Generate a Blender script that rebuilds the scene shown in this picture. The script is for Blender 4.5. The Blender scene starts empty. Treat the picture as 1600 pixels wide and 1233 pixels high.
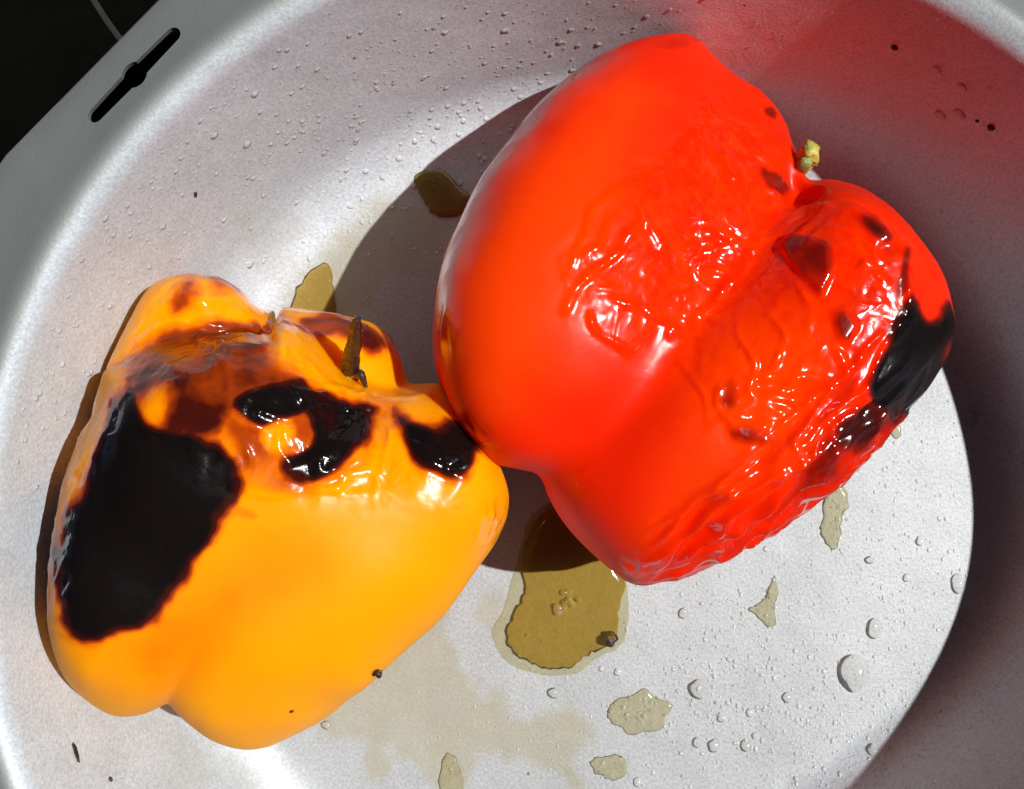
import bpy, bmesh, math, random
import numpy as np
from mathutils import Vector

random.seed(7); rng = np.random.default_rng(7)
S = bpy.context.scene
CM = 0.01
# ------------------------------------------------------------------ camera
CAMH = 28.4            # cm above the floor of the tin
F = 2000.0             # focal length in photo pixels (1600 wide)
cd = bpy.data.cameras.new("camera"); cam = bpy.data.objects.new("camera", cd)
S.collection.objects.link(cam); S.camera = cam
cam.location = (0, 0, CAMH*CM); cam.rotation_euler = (0, 0, 0)
cd.sensor_width = 36; cd.lens = 36*F/1600; cd.clip_start = 0.005; cd.clip_end = 50
# ------------------------------------------------------------------ light
SUN_TO = Vector((0.99, 0.15, 1.86)).normalized()      # direction towards the sun
w = bpy.data.worlds.new("World"); S.world = w; w.use_nodes = True
nt = w.node_tree; bg = nt.nodes["Background"]
sky = nt.nodes.new("ShaderNodeTexSky"); sky.sky_type = 'NISHITA'; sky.sun_disc = False
sky.sun_elevation = math.asin(SUN_TO.z)
sky.sun_rotation = math.atan2(SUN_TO.x, SUN_TO.y)
sky.air_density = 0.1; sky.dust_density = 0.4; sky.ozone_density = 0.3; sky.altitude = 2500
nt.links.new(sky.outputs[0], bg.inputs[0]); bg.inputs[1].default_value = 0.05
sd = bpy.data.lights.new("sun", 'SUN'); sd.energy = 4.8; sd.angle = math.radians(0.6); sd.color = (1, .985, .955)
sun = bpy.data.objects.new("sun", sd); S.collection.objects.link(sun)
sun.rotation_euler = SUN_TO.to_track_quat('Z', 'Y').to_euler(); sun.location = (0.5, -0.2, 0.8)
S.view_settings.view_transform = 'Standard'; S.view_settings.look = 'None'
S.view_settings.exposure = 0.06; S.view_settings.gamma = 1
S.render.engine = 'CYCLES'
S.cycles.use_denoising = True
S.cycles.max_bounces = 10; S.cycles.transparent_max_bounces = 16
S.cycles.caustics_reflective = True; S.cycles.sample_clamp_indirect = 4

# ------------------------------------------------------------------ helpers
def w_at(px, py, z):   # point of the place at height z (cm) seen at photo pixel px,py
    k = (CAMH - z)/F
    return np.array([(px-800)*k, -(py-616.5)*k, z])
def to_px(P):
    d = CAMH - P[:, 2]
    return np.stack([800 + P[:, 0]/d*F, 616.5 - P[:, 1]/d*F], 1)
def link(o): S.collection.objects.link(o); return o
def mesh_obj(name, V, Fc, mat, parent=None, smooth=True, attrs=None, origin=None):
    V = np.asarray(V, float)
    if origin is None: origin = V.mean(0)
    origin = np.asarray(origin, float)
    me = bpy.data.meshes.new(name)
    if isinstance(Fc, np.ndarray) and Fc.ndim == 2:
        n = Fc.shape[1]
        me.vertices.add(len(V)); me.vertices.foreach_set("co", ((V-origin)*CM).astype(np.float32).ravel())
        me.loops.add(Fc.size); me.loops.foreach_set("vertex_index", Fc.astype(np.int32).ravel())
        me.polygons.add(len(Fc)); me.polygons.foreach_set("loop_start", np.arange(0, Fc.size, n, dtype=np.int32))
        me.update(calc_edges=True)
    else:
        me.from_pydata([tuple(v) for v in (V-origin)*CM], [], [tuple(int(i) for i in f) for f in Fc]); me.update()
    me.polygons.foreach_set("use_smooth", [smooth]*len(me.polygons))
    if attrs:
        for k, v in attrs.items():
            a = me.attributes.new(k, 'FLOAT', 'POINT'); a.data.foreach_set("value", np.asarray(v, np.float32))
    me.materials.append(mat)
    o = link(bpy.data.objects.new(name, me))
    if parent: 
        o.parent = parent; o.location = Vector(origin*CM) - parent.location
    else: o.location = Vector(origin*CM)
    return o
def tag(o, label=None, cat=None, group=None, kind=None):
    for k, v in (("label", label), ("category", cat), ("group", group), ("kind", kind)):
        if v: o[k] = v
    return o
def empty(name, p):
    o = link(bpy.data.objects.new(name, None)); o.location = Vector(np.asarray(p)*CM); o.empty_display_size = 0.01
    return o

# numpy gradient noise
_perm = rng.permutation(256); _perm = np.concatenate([_perm, _perm, _perm])
_g = rng.normal(size=(256, 3)); _g /= np.linalg.norm(_g, axis=1)[:, None]
def noise(P):
    P = np.asarray(P, float); i = np.floor(P).astype(int); f = P - i; i &= 255
    u = f*f*f*(f*(f*6-15)+10); r = 0
    for dx in (0, 1):
        for dy in (0, 1):
            for dz in (0, 1):
                g = _g[_perm[_perm[_perm[i[:, 0]+dx]+i[:, 1]+dy]+i[:, 2]+dz] & 255]
                d = (g*(f-np.array([dx, dy, dz]))).sum(1)
                wgt = (u[:, 0] if dx else 1-u[:, 0])*(u[:, 1] if dy else 1-u[:, 1])*(u[:, 2] if dz else 1-u[:, 2])
                r = r + d*wgt
    return r*1.6
def sstep(a, b, x): t = np.clip((x-a)/(b-a), 0, 1); return t*t*(3-2*t)
def poly_sd(P, poly):          # signed distance (inside > 0) of 2D points to a polygon
    poly = np.asarray(poly, float); a = poly; b = np.roll(poly, -1, 0)
    best = np.full(len(P), 1e9); ins = np.zeros(len(P), bool)
    for p, q in zip(a, b):
        e = q-p; v = P-p
        t = np.clip((v@e)/(e@e), 0, 1); d = np.hypot(*(v-t[:, None]*e).T); best = np.minimum(best, d)
        c = ((p[1] > P[:, 1]) != (q[1] > P[:, 1]))
        with np.errstate(divide='ignore', invalid='ignore'):
            xi = (q[0]-p[0])*(P[:, 1]-p[1])/(q[1]-p[1])+p[0]
        ins ^= c & (P[:, 0] < xi)
    return np.where(ins, best, -best)
def smooth_closed(pts, n=6):
    pts = np.asarray(pts, float); out = []
    N = len(pts)
    for i in range(N):
        p0, p1, p2, p3 = pts[i-1], pts[i], pts[(i+1) % N], pts[(i+2) % N]
        for k in range(n):
            t = k/n
            out.append(.5*((2*p1)+(-p0+p2)*t+(2*p0-5*p1+4*p2-p3)*t*t+(-p0+3*p1-3*p2+p3)*t**3))
    return np.array(out)

def surface_nets(fn, lo, hi, h):
    lo = np.array(lo, float); n = np.ceil((np.array(hi)-lo)/h).astype(int)+1
    gx, gy, gz = [lo[i]+h*np.arange(n[i]) for i in range(3)]
    X, Y, Z = np.meshgrid(gx, gy, gz, indexing='ij')
    D = fn(np.stack([X.ravel(), Y.ravel(), Z.ravel()], 1).astype(np.float32)).reshape(n).astype(float)
    s = D < 0
    c = [(i, j, k) for i in (0, 1) for j in (0, 1) for k in (0, 1)]
    sub = lambda A, o: A[o[0]:n[0]-1+o[0], o[1]:n[1]-1+o[1], o[2]:n[2]-1+o[2]]
    cnt = sum(sub(s, o).astype(int) for o in c)
    act = (cnt > 0) & (cnt < 8)
    idx = -np.ones(act.shape, int); cell = np.argwhere(act); idx[act] = np.arange(len(cell))
    acc = np.zeros((len(cell), 3)); num = np.zeros(len(cell))
    for a in range(8):
        for b in range(a+1, 8):
            oa, ob = np.array(c[a]), np.array(c[b])
            if np.abs(oa-ob).sum() != 1: continue
            da = D[tuple((cell+oa).T)]; db = D[tuple((cell+ob).T)]
            m = (da < 0) != (db < 0)
            t = np.where(m, da/np.where(m, da-db, 1), 0)
            acc[m] += (oa+(ob-oa)*t[:, None])[m]; num[m] += 1
    V = lo+h*(cell+acc/num[:, None])
    Fs = []
    for ax in range(3):
        u, v = (ax+1) % 3, (ax+2) % 3
        sl0 = [slice(None)]*3; sl1 = [slice(None)]*3
        sl0[ax] = slice(0, n[ax]-1); sl1[ax] = slice(1, n[ax])
        A = s[tuple(sl0)]; B = s[tuple(sl1)]
        e = np.argwhere(A != B)
        e = e[(e[:, u] > 0) & (e[:, v] > 0) & (e[:, u] < n[u]-1) & (e[:, v] < n[v]-1)]
        def g(du, dv):
            q = e.copy(); q[:, u] += du; q[:, v] += dv; return idx[tuple(q.T)]
        q = np.stack([g(-1, -1), g(0, -1), g(0, 0), g(-1, 0)], 1)
        fl = A[tuple(e.T)]
        q[~fl] = q[~fl][:, ::-1]
        Fs.append(q)
    return V, np.concatenate(Fs)
def normals(V, Q):
    fn = np.cross(V[Q[:, 2]]-V[Q[:, 0]], V[Q[:, 3]]-V[Q[:, 1]])
    N = np.zeros_like(V)
    for k in range(4): np.add.at(N, Q[:, k], fn)
    return N/np.maximum(np.linalg.norm(N, axis=1), 1e-12)[:, None]

# ------------------------------------------------------------------ materials
def new_mat(name):
    m = bpy.data.materials.new(name); m.use_nodes = True
    t = m.node_tree; return m, t, t.nodes["Principled BSDF"]
class G:                                   # tiny node-graph helper
    def __init__(s, t): s.t = t
    def n(s, typ, **kw):
        nd = s.t.nodes.new(typ)
        for k, v in kw.items(): setattr(nd, k, v)
        return nd
    def L(s, a, b): s.t.links.new(a, b)
    def put(s, sock, v):
        if hasattr(v, 'is_linked') or isinstance(v, bpy.types.NodeSocket): s.L(v, sock)
        else: sock.default_value = v
    def math(s, op, a, b=0.0, c=None, clamp=False):
        nd = s.n("ShaderNodeMath", operation=op, use_clamp=clamp)
        s.put(nd.inputs[0], a); s.put(nd.inputs[1], b)
        if c is not None: s.put(nd.inputs[2], c)
        return nd.outputs[0]
    def attr(s, name): return s.n("ShaderNodeAttribute", attribute_name=name).outputs["Fac"]
    def obj(s): return s.n("ShaderNodeTexCoord").outputs["Object"]
    def map(s, v, scale=(1, 1, 1), rot=(0, 0, 0)):
        nd = s.n("ShaderNodeMapping"); s.L(v, nd.inputs[0]); nd.inputs["Scale"].default_value = scale
        nd.inputs["Rotation"].default_value = rot; return nd.outputs[0]
    def noise(s, v, scale, detail=3, rough=.5, dist=0, typ='FBM'):
        nd = s.n("ShaderNodeTexNoise", noise_type=typ); s.L(v, nd.inputs["Vector"])
        nd.inputs["Scale"].default_value = scale; nd.inputs["Detail"].default_value = detail
        nd.inputs["Roughness"].default_value = rough; nd.inputs["Distortion"].default_value = dist
        return nd.outputs["Fac"]
    def ramp(s, fac, stops, interp='LINEAR'):
        nd = s.n("ShaderNodeValToRGB"); nd.color_ramp.interpolation = interp
        e = nd.color_ramp.elements
        while len(e) < len(stops): e.new(.5)
        for q, (p, c) in zip(e, stops): q.position = p; q.color = (*c, 1) if len(c) == 3 else c
        s.put(nd.inputs[0], fac); return nd.outputs[0]
    def mix(s, f, a, b, typ='MIX'):
        nd = s.n("ShaderNodeMix", data_type='RGBA', blend_type=typ)
        s.put(nd.inputs[0], f); s.put(nd.inputs[6], a if not isinstance(a, tuple) else (*a, 1))
        s.put(nd.inputs[7], b if not isinstance(b, tuple) else (*b, 1)); return nd.outputs[2]
    def bump(s, h, dist, strength=1.0, normal=None):
        nd = s.n("ShaderNodeBump"); s.put(nd.inputs["Height"], h); nd.inputs["Distance"].default_value = dist
        s.put(nd.inputs["Strength"], strength)
        if normal is not None: s.L(normal, nd.inputs["Normal"])
        return nd.outputs[0]

def pepper_mat(name, base, base2, mid, dark, black, sss=(1, .12, .03)):
    m, t, p = new_mat(name); g = G(t); v = g.obj()
    c = g.attr("char"); wr = g.attr("wrinkle"); rd = g.attr("ripe")
    n1 = g.noise(v, 160, 5, .6, .4); n2 = g.noise(v, 520, 4, .6)
    nl = g.noise(v, 75, 3, .5, .5)
    c2 = g.math('ADD', c, g.math('MULTIPLY', g.math('SUBTRACT', g.math('ADD', g.math('MULTIPLY', nl, .9), g.math('MULTIPLY', n2, .1)), .5), g.math('MULTIPLY', g.math('MULTIPLY', c, g.math('SUBTRACT', 1.12, c)), 2.2)), clamp=True)
    tone = g.math('ADD', rd, g.math('MULTIPLY', g.math('SUBTRACT', g.noise(v, 45, 4, .55), .5), .5), clamp=True)
    b = g.mix(tone, base, base2)
    # fine pale fibres under thin skin
    fib = g.noise(g.map(v, (1, 1, 1)), 240, 5, .65, 1.2)
    b = g.mix(g.math('MULTIPLY', g.math('MULTIPLY', wr, .55), g.ramp(fib, [(.42, (0, 0, 0)), (.7, (1, 1, 1))])), b, base2)
    col = g.ramp(c2, [(0, (0, 0, 0)), (.12, (0, 0, 0)), (.42, (1, 1, 1)), (1, (1, 1, 1))])
    b = g.mix(col, b, mid)
    b = g.mix(g.ramp(c2, [(.32, (0, 0, 0)), (.58, (1, 1, 1))]), b, dark)
    b = g.mix(g.ramp(c2, [(.55, (0, 0, 0)), (.85, (1, 1, 1))]), b, black)
    # sparse pin-sized specks
    vo = g.n("ShaderNodeTexVoronoi"); g.L(v, vo.inputs["Vector"]); vo.inputs["Scale"].default_value = 75
    sp = g.ramp(vo.outputs["Distance"], [(.028, (1, 1, 1)), (.04, (0, 0, 0))])
    sel = g.math('GREATER_THAN', g.n("ShaderNodeSeparateColor").outputs[0], .9)
    sc = t.nodes[-1] if False else None
    sepn = [q for q in t.nodes if q.type == 'SEPARATE_COLOR'][-1]; g.L(vo.outputs["Color"], sepn.inputs[0])
    b = g.mix(g.math('MULTIPLY', sp, sel), b, dark)
    g.L(b, p.inputs["Base Color"])
    p.inputs["Roughness"].default_value = .2
    g.L(g.math('SUBTRACT', g.math('ADD', .42, g.math('MULTIPLY', n2, .12)), g.math('MULTIPLY', g.attr('gloss'), .39)), p.inputs["Roughness"])
    p.inputs["IOR"].default_value = 1.45
    gs = g.attr("gloss")
    g.L(g.math("MULTIPLY_ADD", gs, .30, g.math("MULTIPLY", .13, g.math("SUBTRACT", 1.0, g.math("MULTIPLY", c, .8)))), p.inputs["Specular IOR Level"])
    p.inputs["Subsurface Weight"].default_value = .55; p.inputs["Subsurface Radius"].default_value = sss; p.inputs["Subsurface Scale"].default_value = .012
    p.inputs["Coat Roughness"].default_value = .05; g.L(g.attr("coatw"), p.inputs["Coat Weight"])
    # crinkled skin
    dv = g.n("ShaderNodeVectorMath", operation='ADD'); g.L(v, dv.inputs[0])
    nn = g.n("ShaderNodeTexNoise"); g.L(v, nn.inputs["Vector"]); nn.inputs["Scale"].default_value = 90; nn.inputs["Detail"].default_value = 2
    sb = g.n("ShaderNodeVectorMath", operation='MULTIPLY_ADD'); g.L(nn.outputs["Color"], sb.inputs[0])
    sb.inputs[1].default_value = (.012,)*3; sb.inputs[2].default_value = (-.006,)*3; g.L(sb.outputs[0], dv.inputs[1])
    vv = g.n("ShaderNodeTexVoronoi", feature='SMOOTH_F1'); g.L(dv.outputs[0], vv.inputs["Vector"]); vv.inputs["Scale"].default_value = 140
    vv.inputs["Smoothness"].default_value = .35
    rg = g.noise(dv.outputs[0], 150, 2, .5, .5)
    rg = g.math('ABSOLUTE', g.math('SUBTRACT', rg, .5))
    crk = g.math('ADD', g.math('MULTIPLY', vv.outputs["Distance"], .8), g.math('MULTIPLY', rg, -2.2))
    crk = g.math('ADD', crk, g.math('MULTIPLY', n2, .12))
    bm = g.bump(crk, .00045, g.math('MULTIPLY', wr, g.ramp(g.noise(v, 55, 2, .5), [(.38, (.12,)*3), (.62, (.9,)*3)])))
    soft = g.bump(g.noise(v, 60, 3, .5), .0008, .22, bm)
    bub = g.bump(n1, .0012, g.math('MULTIPLY', c, .25), soft)
    g.L(bub, p.inputs["Normal"]); g.L(bub, p.inputs["Coat Normal"])
    
    return m
M = {}
M['red'] = pepper_mat("red_pepper_skin", (.84, .016, .0), (.95, .06, .0), (.36, .006, .001), (.075, .006, .003), (.006, .004, .004))
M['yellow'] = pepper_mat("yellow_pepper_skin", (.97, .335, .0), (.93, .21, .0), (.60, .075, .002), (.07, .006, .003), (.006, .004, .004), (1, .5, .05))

def pan_mat():
    m, t, p = new_mat("cast_aluminium"); g = G(t); v = g.obj()
    st = g.attr("stain"); wh = g.attr("film")
    fine = g.noise(v, 1500, 2, .7); mid = g.noise(v, 130, 4, .6); big = g.noise(v, 22, 4, .55)
    c = g.ramp(g.math('ADD', g.math('MULTIPLY', fine, .6), g.math('ADD', g.math('MULTIPLY', mid, .15), g.math('MULTIPLY', big, .25))),
               [(.36, (.28, .293, .303)), (.64, (.43, .447, .46))])
    sm = g.math('MULTIPLY', st, g.math('ADD', .45, g.noise(v, 190, 5, .65, .8)), clamp=True)
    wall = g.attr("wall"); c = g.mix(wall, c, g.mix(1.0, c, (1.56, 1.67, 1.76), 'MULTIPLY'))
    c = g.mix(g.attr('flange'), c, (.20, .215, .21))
    c = g.mix(sm, c, (.30, .275, .17))
    c = g.mix(g.math('MULTIPLY', wh, .35), c, (.62, .62, .55))
    vo = g.n("ShaderNodeTexVoronoi"); g.L(v, vo.inputs["Vector"]); vo.inputs["Scale"].default_value = 120
    sp = g.ramp(vo.outputs["Distance"], [(.03, (1, 1, 1)), (.06, (0, 0, 0))])
    sn = g.n("ShaderNodeSeparateColor"); g.L(vo.outputs["Color"], sn.inputs[0])
    c = g.mix(g.math('MULTIPLY', sp, g.math('GREATER_THAN', sn.outputs[0], .86)), c, (.16, .13, .11))
    g.L(c, p.inputs["Base Color"])
    g.L(g.math('SUBTRACT', g.math('MULTIPLY_ADD', wall, .02, .26), g.math('MULTIPLY', st, .25)), p.inputs["Metallic"])
    g.L(g.math('ADD', .50, g.math('ADD', g.math('MULTIPLY', mid, .14), g.math('MULTIPLY', st, -.15))), p.inputs["Roughness"])
    b1 = g.bump(fine, .00012, .5)
    b2 = g.bump(g.noise(v, 28, 3, .5), .004, .25, b1)
    g.L(b2, p.inputs["Normal"])
    return m
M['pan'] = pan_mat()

def simple(name, col, rough=.5, metal=0, bump=None, col2=None, ns=300, coat=0):
    m, t, p = new_mat(name); g = G(t); v = g.obj()
    n = g.noise(v, ns, 4, .6, .3)
    g.L(g.ramp(n, [(.35, col), (.65, col2 or tuple(x*.7 for x in col))]), p.inputs["Base Color"])
    p.inputs["Roughness"].default_value = rough; p.inputs["Metallic"].default_value = metal; p.inputs["Coat Weight"].default_value = coat
    if bump: g.L(g.bump(n, bump, .8), p.inputs["Normal"])
    return m
M['hob'] = simple("black_glass", (.002, .002, .0015), .12, 0, None, (.003, .003, .0022), 40)
M['hobline'] = simple("printed_ring", (.03, .027, .025), .35)
M['char'] = simple("burnt_crumb", (.012, .008, .006), .4, 0, .0006, (.05, .025, .015), 500)
M['stalk_burnt'] = simple("burnt_stalk", (.008, .005, .005), .28, 0, .0008, (.05, .028, .026), 420, .4)
M['stalk_pale'] = simple("pale_stalk", (.55, .33, .09), .45, 0, .0006, (.40, .28, .07), 420)
M['stalk_green'] = simple("green_stalk", (.42, .42, .08), .4, 0, .0007, (.62, .42, .10), 350)
M['stalk_core'] = simple("green_core", (.14, .2, .05), .35, 0, .0004, (.3, .36, .14), 350)
M['foam'] = simple("milky_juice", (.52, .48, .34), .25, 0, .0004, (.62, .60, .48), 450)

def liquid(name, tint, edge, foam=0.0, foamcol=(.6, .55, .4), ns=600, rough=.03):
    m = bpy.data.materials.new(name); m.use_nodes = True; t = m.node_tree; t.nodes.clear(); g = G(t)
    out = g.n("ShaderNodeOutputMaterial"); v = g.obj()
    lw = g.n("ShaderNodeLayerWeight"); lw.inputs[0].default_value = .35
    tr = g.n("ShaderNodeBsdfTransparent"); g.L(g.mix(g.ramp(lw.outputs["Facing"], [(.35, (0, 0, 0)), (.95, (1, 1, 1))]), tint, edge), tr.inputs[0])
    gl = g.n("ShaderNodeBsdfGlossy"); gl.inputs["Roughness"].default_value = rough; gl.inputs["Color"].default_value = (1, 1, 1, 1)
    fr = g.n("ShaderNodeFresnel"); fr.inputs[0].default_value = 1.36
    bmp = g.bump(g.noise(v, ns*.25, 2, .5), .0006, .3); g.L(bmp, gl.inputs["Normal"]); g.L(bmp, fr.inputs["Normal"])
    base = tr.outputs[0]
    if foam > 0:
        df = g.n("ShaderNodeBsdfDiffuse"); df.inputs[0].default_value = (*foamcol, 1)
        mx = g.n("ShaderNodeMixShader"); nz = g.noise(v, ns, 5, .65, .4)
        g.L(g.math('MULTIPLY', g.ramp(nz, [(.3, (.35,)*3), (.65, (1, 1, 1))]), foam), mx.inputs[0])
        g.L(base, mx.inputs[1]); g.L(df.outputs[0], mx.inputs[2]); base = mx.outputs[0]
    mx = g.n("ShaderNodeMixShader"); g.L(fr.outputs[0], mx.inputs[0]); g.L(base, mx.inputs[1]); g.L(gl.outputs[0], mx.inputs[2])
    g.L(mx.outputs[0], out.inputs[0]); return m
M['water'] = liquid("water", (1, 1, 1), (.75, .76, .77), .25, (.92, .93, .93), 600, .12)
M['amber'] = liquid("amber_juice", (.86, .71, .36), (.6, .45, .14), .10, (.45, .34, .12), 300, .05)
M['pale'] = liquid("pale_juice", (.84, .81, .64), (.6, .55, .38), .35, (.60, .56, .42), 450, .08)
M['drop'] = liquid("cloudy_drop", (.96, .96, .95), (.70, .70, .69), .16, (.85, .85, .82), 500, .09)

# ------------------------------------------------------------------ the tin
PC = w_at(985, 880, 6.0)[:2]         # axis of the tin
RIM = 12.0; HT = 6.0
def prof():
    pts = [(0.0, 0.0)]
    for r in np.linspace(.4, 8.2, 40): pts.append((r, 0.0))
    # rounded foot of the wall, then sloping wall, then rolled lip
    p0, p1, p2 = np.array([8.4, 0.]), np.array([9.6, 0.]), np.array([9.95, 1.15])
    for t in np.linspace(0, 1, 14): pts.append(tuple((1-t)**2*p0+2*t*(1-t)*p1+t*t*p2))
    e = np.array([11.2, 5.62])
    for t in np.linspace(.06, 1, 20): pts.append(tuple(p2+(e-p2)*t))
    q1 = np.array([11.32, 6.0]); q2 = np.array([11.7, 6.0])
    for t in np.linspace(.12, 1, 10): pts.append(tuple((1-t)**2*e+2*t*(1-t)*q1+t*t*q2))
    return pts
PR = prof(); PRr = np.array([p[0] for p in PR]); PRz = np.array([p[1] for p in PR])
def qf(a):      # unseen near right rim squashed inwards, shaped to place its shadow in the tin
    d = np.abs((np.asarray(a)+math.radians(56)+math.pi) % (2*math.pi)-math.pi)/math.radians(64)
    return 1-.205*np.cos(np.minimum(d, 1)*math.pi/2)**2
def pan_r(x, y): return np.hypot(x-PC[0], y-PC[1])/qf(np.arctan2(y-PC[1], x-PC[0]))
def pan_z(x, y): return np.interp(pan_r(x, y), PRr, PRz)
def pan_hit(px, py):
    z = 0.0
    lo, hi = 0.0, 6.0
    for _ in range(30):
        z = .5*(lo+hi); p = w_at(px, py, z)
        if pan_z(p[0], p[1]) > z: lo = z
        else: hi = z
    p = w_at(px, py, z); r = float(pan_r(p[0], p[1]))
    s = (np.interp(r+.06, PRr, PRz)-np.interp(r-.06, PRr, PRz))/.12
    d = np.array([p[0]-PC[0], p[1]-PC[1]]); d = d/max(np.hypot(*d), 1e-6)
    n = np.array([-d[0]*s, -d[1]*s, 1.0]); return p, n/np.linalg.norm(n)
def build_pan():
    NA = 360
    ang = np.arange(NA)/NA*2*math.pi
    a0 = math.atan2(2.73, -2.78)        # direction of the flattened side with the slot
    def rout(a):
        d = abs((a-a0+math.pi) % (2*math.pi)-math.pi)
        r = 13.38
        if d < .6: r = min(r, 13.10/math.cos(d))
        return r
    RO = np.array([rout(a) for a in ang])
    rings = [(np.full(NA, r), z) for r, z in PR[1:]]
    for t in (.06, .14, .25, .5, .75, .96): rings.append((11.7+(RO-11.7)*t, 6.0-.7*t*min(1, t/.2)**.5))
    rings += [(RO-.01, 5.29), (RO, 5.25), (RO, 5.16), (RO-.03, 5.12), (np.full(NA, 11.9), 5.80), (np.full(NA, 11.45), 5.6)]
    for r, z in reversed(PR[42:-10:3]): rings.append((np.full(NA, r+.18), z-.08))
    rings.append((np.full(NA, 8.6), -.2)); rings.append((np.full(NA, 4.), -.2))
    V = [(PC[0], PC[1], 0.0)]
    for r, z in rings:
        for k in range(NA): q = float(qf(ang[k])); V.append((PC[0]+q*r[k]*math.cos(ang[k]), PC[1]+q*r[k]*math.sin(ang[k]), z))
    V.append((PC[0], PC[1], -.2)); Fc = []
    for k in range(NA): Fc.append((0, 1+k, 1+(k+1) % NA))
    for i in range(len(rings)-1):
        for k in range(NA):
            a, b = 1+i*NA+k, 1+i*NA+(k+1) % NA
            Fc.append((a, a+NA, b+NA, b))
    l = 1+(len(rings)-1)*NA
    for k in range(NA): Fc.append((len(V)-1, l+(k+1) % NA, l+k))
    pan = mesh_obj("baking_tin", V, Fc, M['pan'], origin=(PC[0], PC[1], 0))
    # slot cutter
    c = w_at(212, 119, 5.6); u = w_at(281, 48, 5.6)-w_at(143, 191, 5.6); L = np.linalg.norm(u)/2; u /= np.linalg.norm(u)
    vv = np.array([-u[1], u[0], 0]); rs = .15; rb = .255
    out = []
    for k in range(13):
        a = -math.pi/2+math.pi*k/12; out.append(((L-rs)+rs*math.cos(a), rs*math.sin(a)))
    th = math.asin(rs/rb)
    for k in range(13):
        a = th+.12+(math.pi-2*th-.24)*k/12; out.append((rb*math.cos(a), rb*math.sin(a)))
    for k in range(13):
        a = math.pi/2+math.pi*k/12; out.append((-(L-rs)+rs*math.cos(a), rs*math.sin(a)))
    for k in range(13):
        a = math.pi+th+.12+(math.pi-2*th-.24)*k/12; out.append((rb*math.cos(a), rb*math.sin(a)))
    n = len(out)
    CV = [c+u*a+vv*b+np.array([0, 0, dz]) for dz in (.7, -1.) for a, b in out]
    CF = [tuple(range(n)), tuple(reversed(range(n, 2*n)))]+[(k, k+n, (k+1) % n+n, (k+1) % n) for k in range(n)]
    cut = mesh_obj("slot_cutter", CV, CF, M['pan'], smooth=False)
    bm = bmesh.new(); bm.from_mesh(cut.data); bmesh.ops.recalc_face_normals(bm, faces=bm.faces); bm.to_mesh(cut.data); bm.free()
    md = pan.modifiers.new("slot", 'BOOLEAN'); md.object = cut; md.operation = 'DIFFERENCE'; md.solver = 'EXACT'
    dg = bpy.context.evaluated_depsgraph_get(); dg.update()
    me = bpy.data.meshes.new_from_object(pan.evaluated_get(dg)); pan.modifiers.clear(); pan.data = me
    bpy.data.objects.remove(cut)
    me.set_sharp_from_angle(angle=math.radians(38))
    # stains of dried juice, as a property of the surface
    P = np.zeros(len(me.vertices)*3, np.float32); me.vertices.foreach_get("co", P); P = P.reshape(-1, 3)/CM+np.array([PC[0], PC[1], 0])
    return pan, P
pan, PP = build_pan()
tag(pan, "round grey cast aluminium tin holding both roasted peppers, slot in its wide rim", "baking tin")
# finer disc-shaped stain sheet data lives on the floor of the tin
STAINS = [
    ([(560, 1010), (640, 930), (700, 960), (720, 1040), (800, 1110), (890, 1110), (930, 1150), (900, 1233), (830, 1180), (740, 1185), (730, 1240), (680, 1240), (650, 1180), (600, 1170), (600, 1225), (575, 1220), (570, 1160), (500, 1150), (480, 1120)], .62, 13),
    ([(740, 920), (780, 930), (800, 980), (790, 1010), (760, 980)], .5, 9),
    ([(380, 340), (430, 320), (480, 345), (470, 400), (520, 420), (470, 460), (420, 430), (390, 400)], .22, 18),
    ([(440, 480), (520, 370), (620, 300), (700, 270), (740, 300), (700, 380), (620, 440), (560, 520), (520, 560)], .6, 30),
    ([(250, 1130), (420, 1170), (470, 1240), (250, 1250)], .25, 30),
]
def stain_at(P):
    px = to_px(P); s = np.zeros(len(P))
    wob = noise(P*1.3)*28+noise(P*4)*12
    for poly, a, soft in STAINS: s = np.maximum(s, a*sstep(-soft*.5, soft, poly_sd(px, poly)+wob))
    return s
def refine_pan_attrs():
    a = pan.data.attributes.new("stain", 'FLOAT', 'POINT'); a.data.foreach_set("value", stain_at(PP).astype(np.float32))
    rr = pan_r(PP[:, 0], PP[:, 1])
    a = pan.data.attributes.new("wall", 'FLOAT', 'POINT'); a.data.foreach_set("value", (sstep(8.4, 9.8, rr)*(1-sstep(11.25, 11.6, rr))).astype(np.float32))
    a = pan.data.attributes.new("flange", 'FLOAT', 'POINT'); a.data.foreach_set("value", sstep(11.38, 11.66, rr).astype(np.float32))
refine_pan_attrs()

# hob under the tin
hob = mesh_obj("hob_surface", [(-60, -60, -.6), (60, -60, -.6), (60, 60, -.6), (-60, 60, -.6)], [(0, 1, 2, 3)], M['hob'], smooth=False)
tag(hob, kind="structure")
def ring(name, c, r, wd, z, mat):
    V = []; Fc = []; n = 128
    for k in range(n):
        a = k/n*2*math.pi
        for rr, zz in ((r-wd/2, z), (r-wd/4, z+.004), (r+wd/4, z+.004), (r+wd/2, z)): V.append((c[0]+rr*math.cos(a), c[1]+rr*math.sin(a), zz))
    for k in range(n):
        for j in range(3):
            a = 4*k+j; b = 4*((k+1) % n)+j; Fc.append((a, a+1, b+1, b))
    return mesh_obj(name, V, Fc, mat)
rc = w_at(640, -290, -.6)
ro = ring("hob_ring_mark", rc, math.hypot(*(w_at(160, 22, -.6)-rc)[:2]), .13, -.596, M['hobline'])
ro.parent = hob; ro.location = ro.location-hob.location
ro["kind"] = "structure"

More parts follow.
